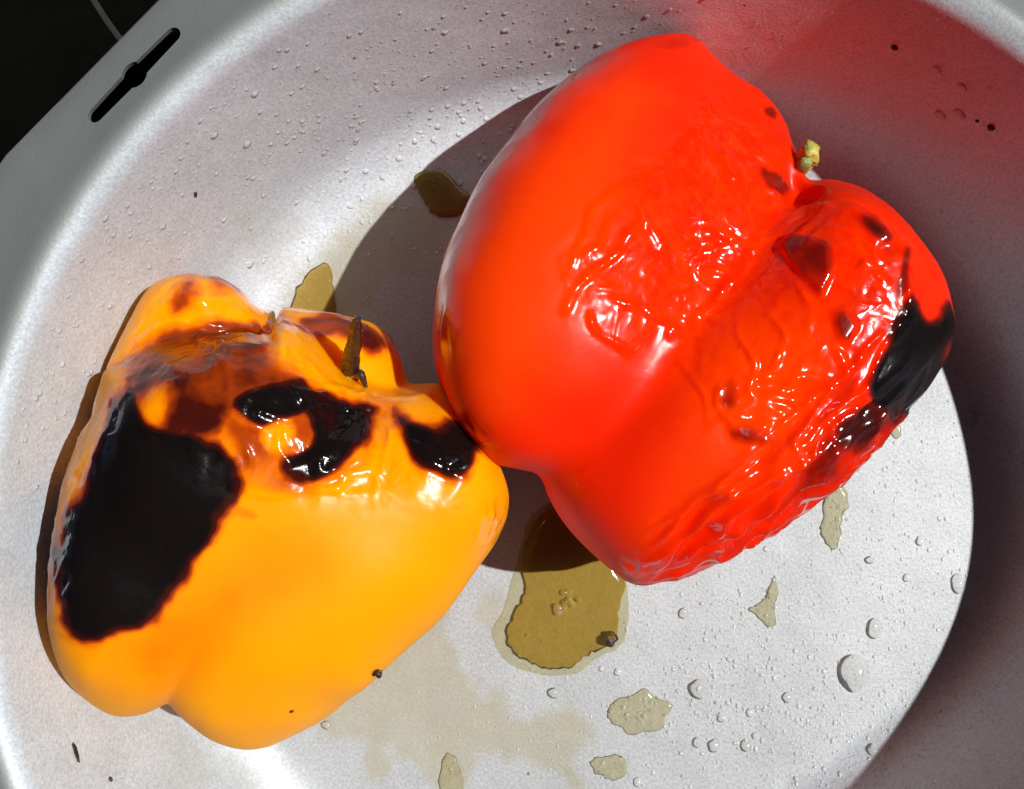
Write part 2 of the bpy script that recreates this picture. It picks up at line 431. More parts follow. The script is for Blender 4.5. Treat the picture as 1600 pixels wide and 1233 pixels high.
# ------------------------------------------------------------------ peppers
def lobe(px, py, z, ang, a, b, c, tilt=0, roll=0):
    """ellipsoid centred at photo px,py / height z; long axis at ang degrees (screen, y up), tilt lifts its far end"""
    ct = w_at(px, py, z); t = math.radians(ang); e = math.radians(tilt)
    u = np.array([math.cos(t)*math.cos(e), math.sin(t)*math.cos(e), math.sin(e)])
    v = np.array([-math.sin(t), math.cos(t), 0.]); wv = np.cross(u, v)
    return ct, np.stack([u, v, wv]), np.array([a, b, c])
def ell_sd(P, L):
    ct, R, r = L; q = (P-ct.astype(np.float32))@R.T.astype(np.float32)
    p = 2.7; a = np.abs(q/r)+1e-6; k0 = (a**p).sum(1)**(1/p)       # slightly boxy, like a pepper's shoulders
    gr = np.sqrt((((a/k0[:, None])**(p-1)/r)**2).sum(1))
    return (k0-1)/gr
def smin(a, b, k): h = np.clip(.5+.5*(b-a)/k, 0, 1); return b+(a-b)*h-k*h*(1-h)
def warp_outline(V, cpx, outline, power=2.2, zmid=None):
    px = to_px(V); o = px-np.array(cpx); ph = np.arctan2(o[:, 1], o[:, 0]); r = np.hypot(o[:, 0], o[:, 1])
    nb = 360; b = ((ph+math.pi)/(2*math.pi)*nb).astype(int) % nb
    Rm = np.zeros(nb); np.maximum.at(Rm, b, r)
    ol = smooth_closed(outline, 5)-np.array(cpx)
    tb = (np.arange(nb)+.5)/nb*2*math.pi-math.pi; Rt = np.zeros(nb)
    A = ol; B = np.roll(ol, -1, 0)
    for k, t in enumerate(tb):
        d = np.array([math.cos(t), math.sin(t)])
        e = B-A; den = d[0]*e[:, 1]-d[1]*e[:, 0]
        with np.errstate(divide='ignore', invalid='ignore'):
            s = (A[:, 0]*e[:, 1]-A[:, 1]*e[:, 0])/den; u = (A[:, 0]*d[1]-A[:, 1]*d[0])/den
        okk = (u >= -1e-6) & (u <= 1+1e-6) & (s > 0); Rt[k] = s[okk].max() if okk.any() else Rm[k]
    ker = np.exp(-np.linspace(-2, 2, 7)**2); ker /= ker.sum()
    sm = lambda x: np.convolve(np.concatenate([x[-3:], x, x[:3]]), ker, 'valid')
    ratio = sm(Rt/Rm)
    f = np.interp(ph, np.concatenate([[tb[0]-2*math.pi/nb], tb, [tb[-1]+2*math.pi/nb]]), np.concatenate([[ratio[-1]], ratio, [ratio[0]]]))
    rm = np.interp(ph, tb, sm(Rm), period=2*math.pi)
    wgt = np.clip(r/rm, 0, 1)**power
    sc = 1+(f-1)*wgt
    k = (CAMH-V[:, 2])/F
    n = np.array(cpx)+o*sc[:, None]
    W = V.copy(); W[:, 0] = (n[:, 0]-800)*k; W[:, 1] = -(n[:, 1]-616.5)*k
    return W, ratio
def crease_amp(V, px, lines, wpx):
    A = np.zeros(len(px)); G_ = np.zeros(len(px))
    q = px+np.stack([noise(V*1.7+5), noise(V*1.7+15)], 1)*9
    for ln, hgt in lines:
        ln = np.array(ln, float)
        if len(ln) > 2:
            e = [2*ln[0]-ln[1]]+list(ln)+[2*ln[-1]-ln[-2]]; P = []
            for i in range(1, len(e)-2):
                for k in range(4):
                    t = k/4; p0, p1, p2, p3 = e[i-1], e[i], e[i+1], e[i+2]
                    P.append(.5*((2*p1)+(-p0+p2)*t+(2*p0-5*p1+4*p2-p3)*t*t+(-p0+3*p1-3*p2+p3)*t**3))
            ln = np.array(P+[e[-2]])
        near = ((q > ln.min(0)-4*wpx) & (q < ln.max(0)+4*wpx)).all(1)
        Q = q[near]; best = np.full(len(Q), 1e9); tt = np.zeros(len(Q)); n = len(ln)-1
        for i in range(n):
            a, b = ln[i], ln[i+1]; ee = b-a; v = Q-a; t = np.clip(v@ee/(ee@ee), 0, 1); d = np.hypot(*(v-t[:, None]*ee).T)
            m = d < best; best[m] = d[m]; tt[m] = (i+t[m])/n
        u = best/wpx; f = (1-.9*u*u)*np.exp(-u*u)*np.sin(np.clip(tt*.94+.03, 0, 1)*math.pi)**.5
        A[near] += hgt*f; G_[near] = np.maximum(G_[near], np.exp(-(u/2.2)**2))
    return A, G_
def blobs(px, specs, wob):
    c = np.zeros(len(px))
    for sp in specs:
        poly, amp, soft = sp[:3]
        if isinstance(poly[0], (int, float)):
            cx, cy, rx, ry, an = poly; t = math.radians(an)
            poly = [(cx+rx*math.cos(q)*math.cos(t)-ry*math.sin(q)*math.sin(t), cy+rx*math.cos(q)*math.sin(t)+ry*math.sin(q)*math.cos(t)) for q in np.linspace(0, 2*math.pi, 14)[:-1]]
        if len(poly) > 4: poly = smooth_closed(poly, 3)
        s = poly_sd(px, poly)+wob*min(1.25, soft/12); v = amp*sstep(-soft, soft, s)
        if len(sp) > 3 and sp[3] == 'sub': c = c*(1-sstep(-soft, soft, s)*amp)
        else: c = np.maximum(c, v)
    return c
def build_pepper(name, lobes, groups_k, cpx, outline, chars, wrinkles, ripes, mat, parent, h, dir_wr, dents=(), blisters=(), shiny=(), creases=()):
    allc = np.array([L[0] for L in lobes]); mr = max(max(L[2]) for L in lobes)
    lo = np.min([L[0]-max(L[2])*1.02 for L in lobes], 0)-.3; hi = np.max([L[0]+max(L[2])*1.02 for L in lobes], 0)+.3
    lo[2] = -.3; hi[2] = max(L[0][2]+max(L[2][2], L[2][1]) for L in lobes)+1.0
    def fn(P):
        d = None
        for L, k in zip(lobes, groups_k):
            e = ell_sd(P, L); d = e if d is None else smin(d, e, k)
        for (dx, dy, dz, rr, kk) in dents:
            q = w_at(dx, dy, dz).astype(np.float32)
            e = np.linalg.norm(P-q, axis=1)-rr; d = -smin(-d, e, kk)
        d = smin(-d, P[:, 2]-.03+0*d, .25); return -d      # flat where it rests on the metal
    V, Q = surface_nets(fn, lo, hi, h)
    # drop stray small islands is unnecessary: lobes overlap
    for _ in range(2):
        V0 = V; acc = np.zeros_like(V); cn = np.zeros(len(V))
        for a, b in ((0, 1), (1, 2), (2, 3), (3, 0)):
            np.add.at(acc, Q[:, a], V[Q[:, b]]); np.add.at(cn, Q[:, a], 1)
        V = V0*.4+.6*acc/np.maximum(cn, 1)[:, None]
    for it in range(2): V, ratio = warp_outline(V, cpx, outline)
    print(name, "verts", len(V), "outline ratio", round(ratio.min(), 3), round(ratio.max(), 3), "z", V[:, 2].max())
    N = normals(V, Q); px = to_px(V)
    up = sstep(-.35, .1, N[:, 2])
    wob = noise(V*1.6)*14+noise(V*5)*3
    wr = blobs(px, wrinkles, wob*1.5)*up
    V = V+N*(noise(V*.55+3)*.10)[:, None]
    # crumpled folds: warped ridge noise
    ch = blobs(px, chars, wob)*sstep(-.6, -.2, N[:, 2])
    D = np.stack([noise(V*1.1+9), noise(V*1.1+19), noise(V*1.1+29)], 1)*.5
    rid = 1-np.abs(noise(V*1.5+D*1.2+40))*2.2; rid2 = 1-np.abs(noise(V*3.4+D*2+70))*2.2
    coatw = blobs(px, shiny, wob); gloss = np.clip(wr+coatw, 0, 1)
    amp = wr*(.5+.9*noise(V*.8+33))*(.07*(rid-.5)+.024*(rid2-.5))
    for poly, ang, hgt, wl in dir_wr:
        t = math.radians(ang); U = V[:, 0]*math.cos(t)+V[:, 1]*math.sin(t); W = -V[:, 0]*math.sin(t)+V[:, 1]*math.cos(t)
        q = np.stack([U*.6, W/wl, V[:, 2]*.9/wl*.7], 1)+D*.9
        m = sstep(-20, 35, poly_sd(px, poly)+wob)*up
        gloss = np.maximum(gloss, m*.9); coatw = np.maximum(coatw, m)
        m = m*(1-.75*sstep(.4, .9, ch))
        amp = amp+m*hgt*(1-np.abs(noise(q+11))*2.4)
    ca, cg = crease_amp(V, px, creases, 8.0); front = sstep(.1, .35, N[:, 2])
    amp = amp+ca*(.75+.9*noise(V*3.1+50))*front; gloss = np.maximum(gloss, cg*.95*front)
    for poly, hgt, soft in blisters: amp = amp+hgt*sstep(-soft, soft, poly_sd(px, poly)+wob*.25)*up
    V = V+N*amp[:, None]
    rr = pan_r(V[:, 0], V[:, 1]); rmx = np.interp(V[:, 2], PRz[40:], PRr[40:])-.04
    kk = np.minimum(1, rmx/rr); kk = np.where(V[:, 2] < 5.9, kk, 1)
    print(name, "pulled in max", ((1-kk)*rr).max())
    V[:, 0] = PC[0]+(V[:, 0]-PC[0])*kk; V[:, 1] = PC[1]+(V[:, 1]-PC[1])*kk; V[:, 2] = np.maximum(V[:, 2], .02)
    rp = blobs(px, ripes, wob)
    o = mesh_obj(name, V, Q, mat, parent, attrs={"char": ch, "wrinkle": wr, "ripe": rp, "gloss": gloss, "coatw": coatw}, origin=parent.location/CM)
    return o, V

def E(*a): return lobe(*a)
# ---- red
R0 = empty("red_bell_pepper", w_at(1090, 500, 0)); tag(R0, "large red roasted bell pepper with wrinkled blistered skin and black scorch on its right end", "bell pepper")
red_out = [(676, 520), (684, 440), (705, 370), (745, 285), (800, 210), (860, 143), (930, 92), (990, 64), (1050, 54), (1088, 62), (1115, 88), (1150, 120), (1195, 152), (1228, 190), (1246, 235), (1262, 282),
           (1300, 285), (1350, 300), (1400, 335), (1440, 380), (1470, 425), (1486, 480), (1486, 525), (1455, 595), (1400, 660), (1310, 750), (1200, 838), (1110, 885), (1040, 905), (990, 911),
           (935, 878), (890, 830), (858, 780), (840, 745), (815, 736), (770, 722), (735, 690), (700, 630), (682, 575)]
red_lobes = [E(935, 400, 3.2, 58, 4.4, 2.75, 3.3, -21), E(1190, 610, 3.7, 44, 4.3, 2.3, 3.5, -2), E(1070, 470, 3.0, 50, 4.2, 3.0, 2.9),
             E(1340, 430, 3.9, 60, 2.3, 1.9, 3.0), E(800, 600, 3.6, 60, 2.6, 1.9, 3.0), E(1030, 760, 3.4, 30, 2.6, 1.9, 2.9), E(1080, 160, 2.5, 40, 2.2, 1.6, 1.9)]
red_k = [0, .7, .5, .8, 1.0, 1.0, 1.0]
red_char = [
    ([(1425, 470), (1450, 500), (1480, 480), (1495, 520), (1460, 600), (1410, 650), (1375, 645), (1345, 615), (1375, 560), (1400, 510)], 1.0, 18),
    ([(1360, 620), (1400, 640), (1340, 700), (1290, 740), (1240, 770), (1270, 700), (1300, 650)], .62, 26),
    ((1362, 358, 30, 16, 45), .6, 16), ((1345, 410, 22, 10, -50), .42, 12), ((1216, 284, 28, 13, 35), .42, 13), ([(1300, 440), (1400, 400), (1450, 480), (1380, 560), (1340, 640), (1260, 720), (1230, 680), (1300, 580)], .2, 40), ([(1217, 385), (1240, 368), (1270, 372), (1298, 392), (1300, 430), (1285, 462), (1262, 440), (1235, 412)], .37, 8), ((1318, 515, 14, 26, -20), .42, 13),
    ((1140, 612, 18, 26, 10), .37, 16), ((1175, 682, 36, 14, 10), .37, 14), ((1410, 430, 10, 40, 10), .5, 12), ((1390, 400, 30, 12, 60), .35, 16), ((1205, 175, 10, 6, 40), .5, 6), ((1050, 62, 40, 6, 5), .3, 8)]
red_wr = [([(1100, 140), (1200, 180), (1240, 280), (1330, 310), (1420, 400), (1440, 480), (1380, 600), (1260, 720), (1130, 700), (1070, 580), (980, 540), (890, 480), (910, 390), (960, 310), (1050, 250)], .85, 75),
          ([(1220, 300), (1420, 380), (1400, 520), (1240, 480)], 1.0, 30), ((740, 670, 22, 14, 30), .6, 14), ((915, 750, 12, 8, 0), .5, 10)]
red_dir = [([(1060, 900), (1180, 860), (1320, 760), (1440, 640), (1480, 540), (1420, 560), (1290, 610), (1160, 710), (1050, 800), (980, 890)], 43, .17, .3), ([(676, 560), (676, 420), (740, 260), (860, 130), (960, 70), (980, 90), (880, 170), (780, 300), (730, 440), (715, 560)], 60, .02, .5)]
red_ripe = [([(700, 400), (900, 200), (1000, 150), (900, 500), (760, 650)], .8, 80), ([(1100, 500), (1300, 500), (1250, 700), (1000, 850)], .6, 70)]
red_creases = [([(1108, 155), (1098, 185), (1078, 225), (1050, 250)], .045), ([(1135, 190), (1165, 212), (1195, 245), (1218, 275)], .06), ([(1100, 215), (1130, 240), (1150, 275), (1185, 285)], .04), ([(1185, 262), (1205, 295), (1235, 315)], .06),
    ([(1020, 300), (1003, 340), (965, 395), (910, 440), (886, 485)], .055), ([(958, 300), (925, 335), (905, 385), (890, 430)], .045), ([(985, 318), (1010, 345), (1030, 385)], .04), ([(1075, 300), (1105, 350), (1150, 385), (1200, 395)], .05),
    ([(950, 470), (990, 478), (1035, 500), (1070, 528)], .045), ([(1085, 500), (1130, 455), (1180, 395), (1225, 350)], .06), ([(925, 495), (935, 520), (975, 545)], .045), ([(1040, 410), (1080, 430), (1120, 425), (1160, 440)], .045),
    ([(1150, 495), (1160, 540), (1180, 570), (1168, 615)], .06), ([(1200, 485), (1225, 520), (1218, 560), (1195, 590)], .06), ([(1235, 372), (1255, 360), (1290, 352), (1335, 372), (1385, 412)], .05), ([(1250, 322), (1310, 325), (1360, 350), (1395, 380)], .045),
    ([(1300, 385), (1345, 400), (1385, 445)], .045), ([(1410, 420), (1418, 470), (1395, 530), (1350, 600), (1290, 660)], .06), ([(1130, 590), (1122, 625), (1145, 655), (1200, 662)], .06), ([(1240, 440), (1265, 480), (1255, 520)], .05), ([(1270, 560), (1300, 540), (1320, 570), (1300, 610)], .05),
    ([(1060, 560), (1100, 610), (1110, 660)], .04), ([(1080, 350), (1040, 370), (1010, 430)], .04), ([(1150, 250), (1165, 300), (1150, 350)], .04), ([(1190, 620), (1230, 600), (1260, 560)], .05), ([(900, 410), (940, 380), (960, 340)], .035), ([(1060, 260), (1020, 270), (980, 290)], .035),
    ([(1380, 520), (1340, 560), (1260, 640), (1200, 710)], .05), ([(720, 655), (738, 680), (760, 690)], .05), ([(905, 752), (918, 745), (925, 738)], .04),
    ([(1330, 640), (1270, 700), (1190, 770), (1110, 820)], .07), ([(1300, 700), (1230, 760), (1150, 830), (1060, 875)], .07), ([(1260, 690), (1200, 750), (1120, 800)], .06), ([(1400, 640), (1330, 720), (1250, 790), (1160, 850), (1060, 892)], .07), ([(1270, 650), (1240, 690), (1250, 720), (1220, 740)], .07), ([(1290, 655), (1300, 690), (1280, 720)], .07)]
yel_creases = [([(188, 568), (235, 520), (310, 500), (380, 516), (425, 565)], .05), ([(420, 575), (480, 598), (545, 612), (600, 645)], .05), ([(300, 600), (345, 640), (400, 672), (440, 700)], .045), ([(400, 640), (445, 655), (480, 640)], .045), ([(396, 440), (420, 490), (450, 560)], .04),
    ([(440, 492), (540, 500), (612, 548)], .05), ([(455, 515), (520, 530), (560, 560)], .045), ([(335, 530), (360, 580), (350, 620)], .04), ([(250, 560), (300, 590), (330, 585)], .04), ([(590, 650), (610, 690), (600, 740)], .05), ([(640, 700), (690, 735), (720, 750)], .05), ([(430, 660), (435, 700), (455, 725)], .05),
    ([(768, 795), (775, 830), (762, 870)], .05), ([(755, 800), (752, 840)], .04), ([(480, 760), (520, 765), (545, 745)], .045), ([(365, 760), (420, 775), (470, 765)], .035), ([(640, 620), (690, 615), (730, 650)], .045), ([(260, 450), (300, 470), (380, 470)], .04),
    ([(540, 645), (575, 665), (560, 710), (520, 735)], .05), ([(375, 690), (395, 720), (380, 745)], .04)]
rb, RV = build_pepper("body", red_lobes, red_k, (1085, 480), red_out, red_char, red_wr, red_ripe, M['red'], R0, .048, red_dir, creases=red_creases,
                      dents=[(1275, 255, 5.4, .5, .6), (1190, 370, 8.2, 1.2, 1.1)],
                      blisters=[([(1217, 385), (1240, 368), (1270, 372), (1298, 392), (1300, 430), (1285, 462), (1262, 440), (1235, 412)], .12, 7), ([(1300, 490), (1322, 480), (1340, 510), (1320, 545), (1306, 530)], .08, 6), ([(1335, 335), (1370, 340), (1390, 375), (1365, 390)], .06, 8), ([(1140, 665), (1200, 662), (1196, 690), (1150, 688)], .08, 6)],
                      shiny=[((1258, 412, 45, 45, 0), .5, 12)])
# ---- yellow
Y0 = empty("yellow_bell_pepper", w_at(430, 800, 0)); tag(Y0, "orange yellow roasted bell pepper with large black charred patches and burnt stalk", "bell pepper")
yel_out = [(75, 930), (84, 850), (108, 735), (140, 655), (165, 585), (190, 520), (225, 460), (260, 435), (300, 426), (340, 430), (372, 447), (398, 472), (425, 482), (470, 480), (530, 490), (585, 512), (618, 545), (634, 590), (650, 601), (690, 605),
           (745, 660), (780, 720), (794, 780), (775, 850), (735, 905), (690, 960), (640, 1010), (590, 1060), (530, 1110), (470, 1145), (400, 1168), (335, 1157), (292, 1127), (262, 1096), (235, 1110), (185, 1118), (135, 1092), (95, 1045), (76, 985)]
yel_lobes = [E(235, 800, 4.2, 70, 3.5, 1.5, 2.3, -19), E(300, 820, 3.2, 68, 3.0, 1.4, 2.9, 2), E(480, 860, 3.5, 40, 3.9, 2.3, 3.2, 2), E(375, 690, 3.6, 20, 2.6, 2.0, 3.4),
             E(700, 740, 3.6, 70, 1.5, 1.2, 2.6), E(305, 530, 2.9, 60, 1.7, 1.3, 1.9), E(520, 590, 2.7, 10, 1.6, 1.4, 2.1), E(390, 1050, 3.0, 40, 1.5, 1.3, 2.6), E(670, 660, 2.8, 0, .9, .7, 2.2), E(350, 760, 2.4, 50, 3.2, 2.8, 2.0)]
yel_k = [0, .8, .8, .9, .7, .1, .1, .9, .15, .3]
yel_char_shade = [
    ([(205, 575), (225, 650), (300, 682), (345, 692), (372, 735), (350, 800), (318, 865), (270, 915), (225, 965), (160, 1003), (118, 998), (92, 965), (90, 900), (104, 810), (135, 735), (165, 680), (185, 610)], 1.0, 26),
    ([(185, 570), (250, 515), (320, 498), (385, 515), (430, 560), (460, 600), (370, 640), (330, 690), (240, 690), (200, 640)], .56, 34),
    ([(290, 600), (340, 600), (345, 640), (330, 690), (270, 690)], .5, 26), ([(310, 500), (360, 498), (405, 512), (390, 545), (330, 535)], .5, 16),
    ((245, 635, 26, 34, 0), .75, 18, 'sub'), ((395, 690, 40, 50, 0), .35, 24),
    ([(365, 620), (440, 600), (520, 615), (585, 645), (580, 685), (545, 725), (500, 748), (450, 740), (440, 712), (480, 690), (470, 655), (400, 655)], 1.0, 21),
    ([(360, 600), (590, 630), (600, 680), (560, 750), (430, 770), (350, 720)], .36, 30),
    ((440, 682, 26, 18, -40), .8, 14, 'sub'),
    ([(622, 652), (690, 662), (735, 690), (738, 725), (705, 748), (660, 728), (630, 695)], 1.0, 21), ((690, 720, 60, 40, 30), .35, 18),
    ((285, 468, 22, 38, 30), .46, 24), ((345, 450, 30, 14, 30), .42, 14), ([(430, 485), (540, 492), (600, 525), (600, 550), (520, 535), (440, 505)], .5, 16), ((385, 803, 22, 8, 20), .25, 10), ((700, 640, 40, 10, 30), .25, 12), ((110, 1000, 40, 12, 20), .3, 16), ([(110, 1010), (200, 1000), (330, 930), (330, 1010), (240, 1060), (150, 1060)], .17, 40)]  # last faint blob is painted shade on the lower left lobe, not burning
yel_wr = [([(190, 560), (300, 490), (390, 500), (600, 620), (740, 680), (720, 780), (560, 780), (380, 740), (250, 700)], .9, 55),
          ([(260, 430), (330, 430), (400, 470), (600, 520), (620, 560), (500, 540), (400, 500), (230, 520)], .75, 20), ((775, 820, 14, 40, 0), .7, 16), ([(150, 640), (190, 560), (170, 680), (120, 800), (100, 920), (82, 900), (110, 740)], .8, 18)]
yel_dir = [([(80, 950), (100, 780), (160, 620), (220, 480), (240, 520), (170, 700), (130, 850), (120, 980)], 68, .045, .35)]
yel_ripe_shade = [([(130, 1000), (400, 900), (360, 1000), (250, 1080)], .9, 60), ((330, 960, 200, 60, -30), .5, 60)]  # ripe tint, deepened to paint shade onto the lobe's lower left flank
yb, YV = build_pepper("body", yel_lobes, yel_k, (430, 800), yel_out, yel_char_shade, yel_wr, yel_ripe_shade, M['yellow'], Y0, .05, yel_dir, creases=yel_creases,
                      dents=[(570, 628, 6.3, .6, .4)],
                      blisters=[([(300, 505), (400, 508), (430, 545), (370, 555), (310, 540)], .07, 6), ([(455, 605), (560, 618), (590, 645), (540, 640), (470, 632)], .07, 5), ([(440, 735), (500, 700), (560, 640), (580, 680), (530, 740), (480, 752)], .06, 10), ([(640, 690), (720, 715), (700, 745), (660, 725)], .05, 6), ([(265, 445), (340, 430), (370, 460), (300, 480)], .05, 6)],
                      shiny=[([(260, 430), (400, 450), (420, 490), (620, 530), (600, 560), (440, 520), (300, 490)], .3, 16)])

# tubes for stalks
def tube(name, pts, rad, mat, parent, ns=14, seed=0, lump=.18, sub=8, squash=1.0):
    P = []; R = []
    pts = [np.array(p, float) for p in pts]
    for i in range(len(pts)-1):
        p0 = pts[max(i-1, 0)]; p1 = pts[i]; p2 = pts[i+1]; p3 = pts[min(i+2, len(pts)-1)]
        for k in range(sub):
            t = k/sub; P.append(.5*((2*p1)+(-p0+p2)*t+(2*p0-5*p1+4*p2-p3)*t*t+(-p0+3*p1-3*p2+p3)*t**3)); R.append(rad[i]*(1-t)+rad[i+1]*t)
    P.append(pts[-1]); R.append(rad[-1]); P = np.array(P); V = []; Fc = []
    for i, p in enumerate(P):
        d = P[min(i+1, len(P)-1)]-P[max(i-1, 0)]; d /= np.linalg.norm(d)
        a = np.cross(d, [0, 1, .3]); a /= np.linalg.norm(a); b = np.cross(d, a)
        for k in range(ns):
            t = k/ns*2*math.pi
            groove = 1+lump*(math.sin(t*5+seed)+.6*math.sin(t*8+seed*3+i*.35))*.5
            V.append(p+(a*math.cos(t)+b*math.sin(t)*squash)*R[i]*groove)
    V = np.array(V); V = V+np.stack([noise(V*9+seed), noise(V*9+seed+5), noise(V*9+seed+9)], 1)*.25*np.mean(rad)
    n = len(P)
    for i in range(n-1):
        for k in range(ns): a = i*ns+k; b = i*ns+(k+1) % ns; Fc.append((a, b, b+ns, a+ns))
    Fc.append(tuple(reversed(range(ns)))); Fc.append(tuple(range((n-1)*ns, n*ns)))
    return mesh_obj(name, V, Fc, mat, parent)
def surf_z(V, px, py):
    q = to_px(V); d = np.hypot(q[:, 0]-px, q[:, 1]-py); m = d < 6
    return V[m, 2].max() if m.any() else 3.
zy = surf_z(YV, 552, 585); print("stalk base z", zy)
st = tube("stem", [w_at(549, 590, zy-.2), w_at(550, 560, zy+.5), w_at(554, 530, zy+1.1), w_at(558, 498, zy+1.7)], [.16, .15, .12, .06], M['stalk_burnt'], Y0, seed=2, lump=.35)
tube("calyx", [w_at(535, 600, zy-.25), w_at(545, 590, zy-.05), w_at(552, 582, zy+.12), w_at(556, 578, zy+.2)], [.2, .19, .15, .08], M['stalk_pale'], Y0, seed=5, lump=.3, squash=.7)
tube("calyx", [w_at(556, 580, zy+.1), w_at(564, 585, zy+.35), w_at(570, 600, zy+.25), w_at(571, 612, zy-.05)], [.07, .07, .05, .04], M['stalk_burnt'], Y0, seed=8, ns=8)
zr = 4.9
tube("stem", [w_at(1240, 262, zr-1.0), w_at(1252, 254, zr-.3), w_at(1262, 244, zr), w_at(1268, 232, zr+.25)], [.22, .2, .19, .15], M['stalk_green'], R0, seed=3, lump=.4)
tube("calyx", [w_at(1246, 268, zr-.5), w_at(1256, 256, zr+.05), w_at(1262, 248, zr+.2)], [.12, .14, .1], M['stalk_core'], R0, seed=4, ns=10)

# ------------------------------------------------------------------ liquids
def puddle(name, poly, hgt, mat, label, cat, group=None, jag=0.0, n=5, rim=.9, base=.006):
    ol = smooth_closed(poly, n)
    if jag: ol = ol+np.stack([noise(np.c_[ol*.11, np.full(len(ol), 1.)]), noise(np.c_[ol*.11, np.full(len(ol), 7.)])], 1)*jag
    c = ol.mean(0); sizepx = np.hypot(*(ol-c).T).mean()
    rings = [1.0, .985, .96, .92, .86, .76, .62, .44, .22]
    V = []; Fc = []; m = len(ol)
    for t in rings:
        for p in ol:
            q = c+(p-c)*t; hp, hn = pan_hit(*q)
            V.append(hp+hn*(hgt*(1-t**7)**.5+base))
    hp, hn = pan_hit(*c); V.append(hp+hn*(hgt+base))
    for i in range(len(rings)-1):
        for k in range(m): a = i*m+k; b = i*m+(k+1) % m; Fc.append((a, a+m, b+m, b))
    l = (len(rings)-1)*m
    for k in range(m): Fc.append((l+(k+1) % m, l+k, len(V)-1))
    o = mesh_obj(name, V, Fc, mat)
    bm = bmesh.new(); bm.from_mesh(o.data); bmesh.ops.recalc_face_normals(bm, faces=bm.faces)
    if sum(f.normal.z*f.calc_area() for f in bm.faces) < 0: bmesh.ops.reverse_faces(bm, faces=bm.faces)
    bm.to_mesh(o.data); bm.free()
    return tag(o, label, cat, group)
JG = "spilled pepper juice on the tin floor"
puddle("juice_film", [(806, 880), (822, 820), (850, 790), (890, 785), (935, 825), (978, 905), (976, 1000), (930, 1030), (905, 1050), (860, 1056), (800, 1040), (772, 1005), (770, 980), (785, 955)], .02, M["pale"], "thin pale film rimming the left and lower edge of the amber puddle", "juice film", None, 2)
puddle("juice_puddle", [(845, 800), (880, 790), (925, 830), (975, 905), (970, 940), (965, 985), (962, 1002), (925, 1020), (895, 1040), (860, 1046), (825, 1035), (798, 1015), (790, 985), (800, 960), (818, 925), (815, 880), (820, 850)], .13, M['amber'],
       "large amber juice puddle below the red pepper with a burnt bit in its corner", "puddle", JG, 5, base=.032)
puddle("juice_puddle", [(948, 1110), (965, 1092), (990, 1085), (1008, 1076), (1025, 1090), (1052, 1100), (1040, 1120), (1035, 1140), (1010, 1142), (985, 1150), (970, 1135), (955, 1128)], .06, M['pale'],
       "speckled pale yellow juice patch right of the amber puddle's foot, with bubbles", "puddle", JG, 2.5)
puddle("juice_puddle", [(922, 1190), (945, 1180), (970, 1180), (980, 1195), (975, 1215), (955, 1218), (930, 1210)], .06, M['pale'], "small pale juice patch below the speckled one, near the bottom edge", "puddle", JG, 5)
puddle("juice_puddle", [(1290, 765), (1305, 745), (1320, 760), (1326, 790), (1316, 805), (1314, 835), (1305, 860), (1290, 850), (1282, 830), (1286, 800)], .07, M['pale'], "narrow pale juice streak coming out from under the red pepper", "puddle", JG, 4)
puddle("juice_puddle", [(1212, 898), (1215, 925), (1210, 950), (1212, 975), (1200, 980), (1185, 965), (1168, 952), (1180, 945), (1195, 935), (1204, 915)], .06, M['pale'], "forked pale juice splash with a pointed tail below the red pepper", "puddle", JG, 3)
puddle("juice_puddle", [(1388, 668), (1402, 660), (1408, 678), (1398, 686)], .05, M['pale'], "tiny juice patch touching the scorched end of the red pepper", "puddle", JG, 2)
puddle("juice_puddle", [(455, 490), (470, 440), (510, 410), (520, 440), (525, 500), (500, 540)], .10, M['amber'], "shaded olive juice pool behind the yellow pepper's back lobe", "puddle", JG, 4)
puddle("juice_puddle", [(650, 275), (690, 265), (715, 290), (735, 310), (720, 335), (690, 340), (665, 320)], .08, M['amber'], "small olive juice pool in the shade left of the red pepper's shoulder", "puddle", JG, 4)
puddle("juice_puddle", [(690, 1190), (705, 1178), (718, 1195), (722, 1240), (690, 1240)], .07, M['pale'], "pale juice tongue cut by the bottom edge of the photo", "puddle", JG, 4)
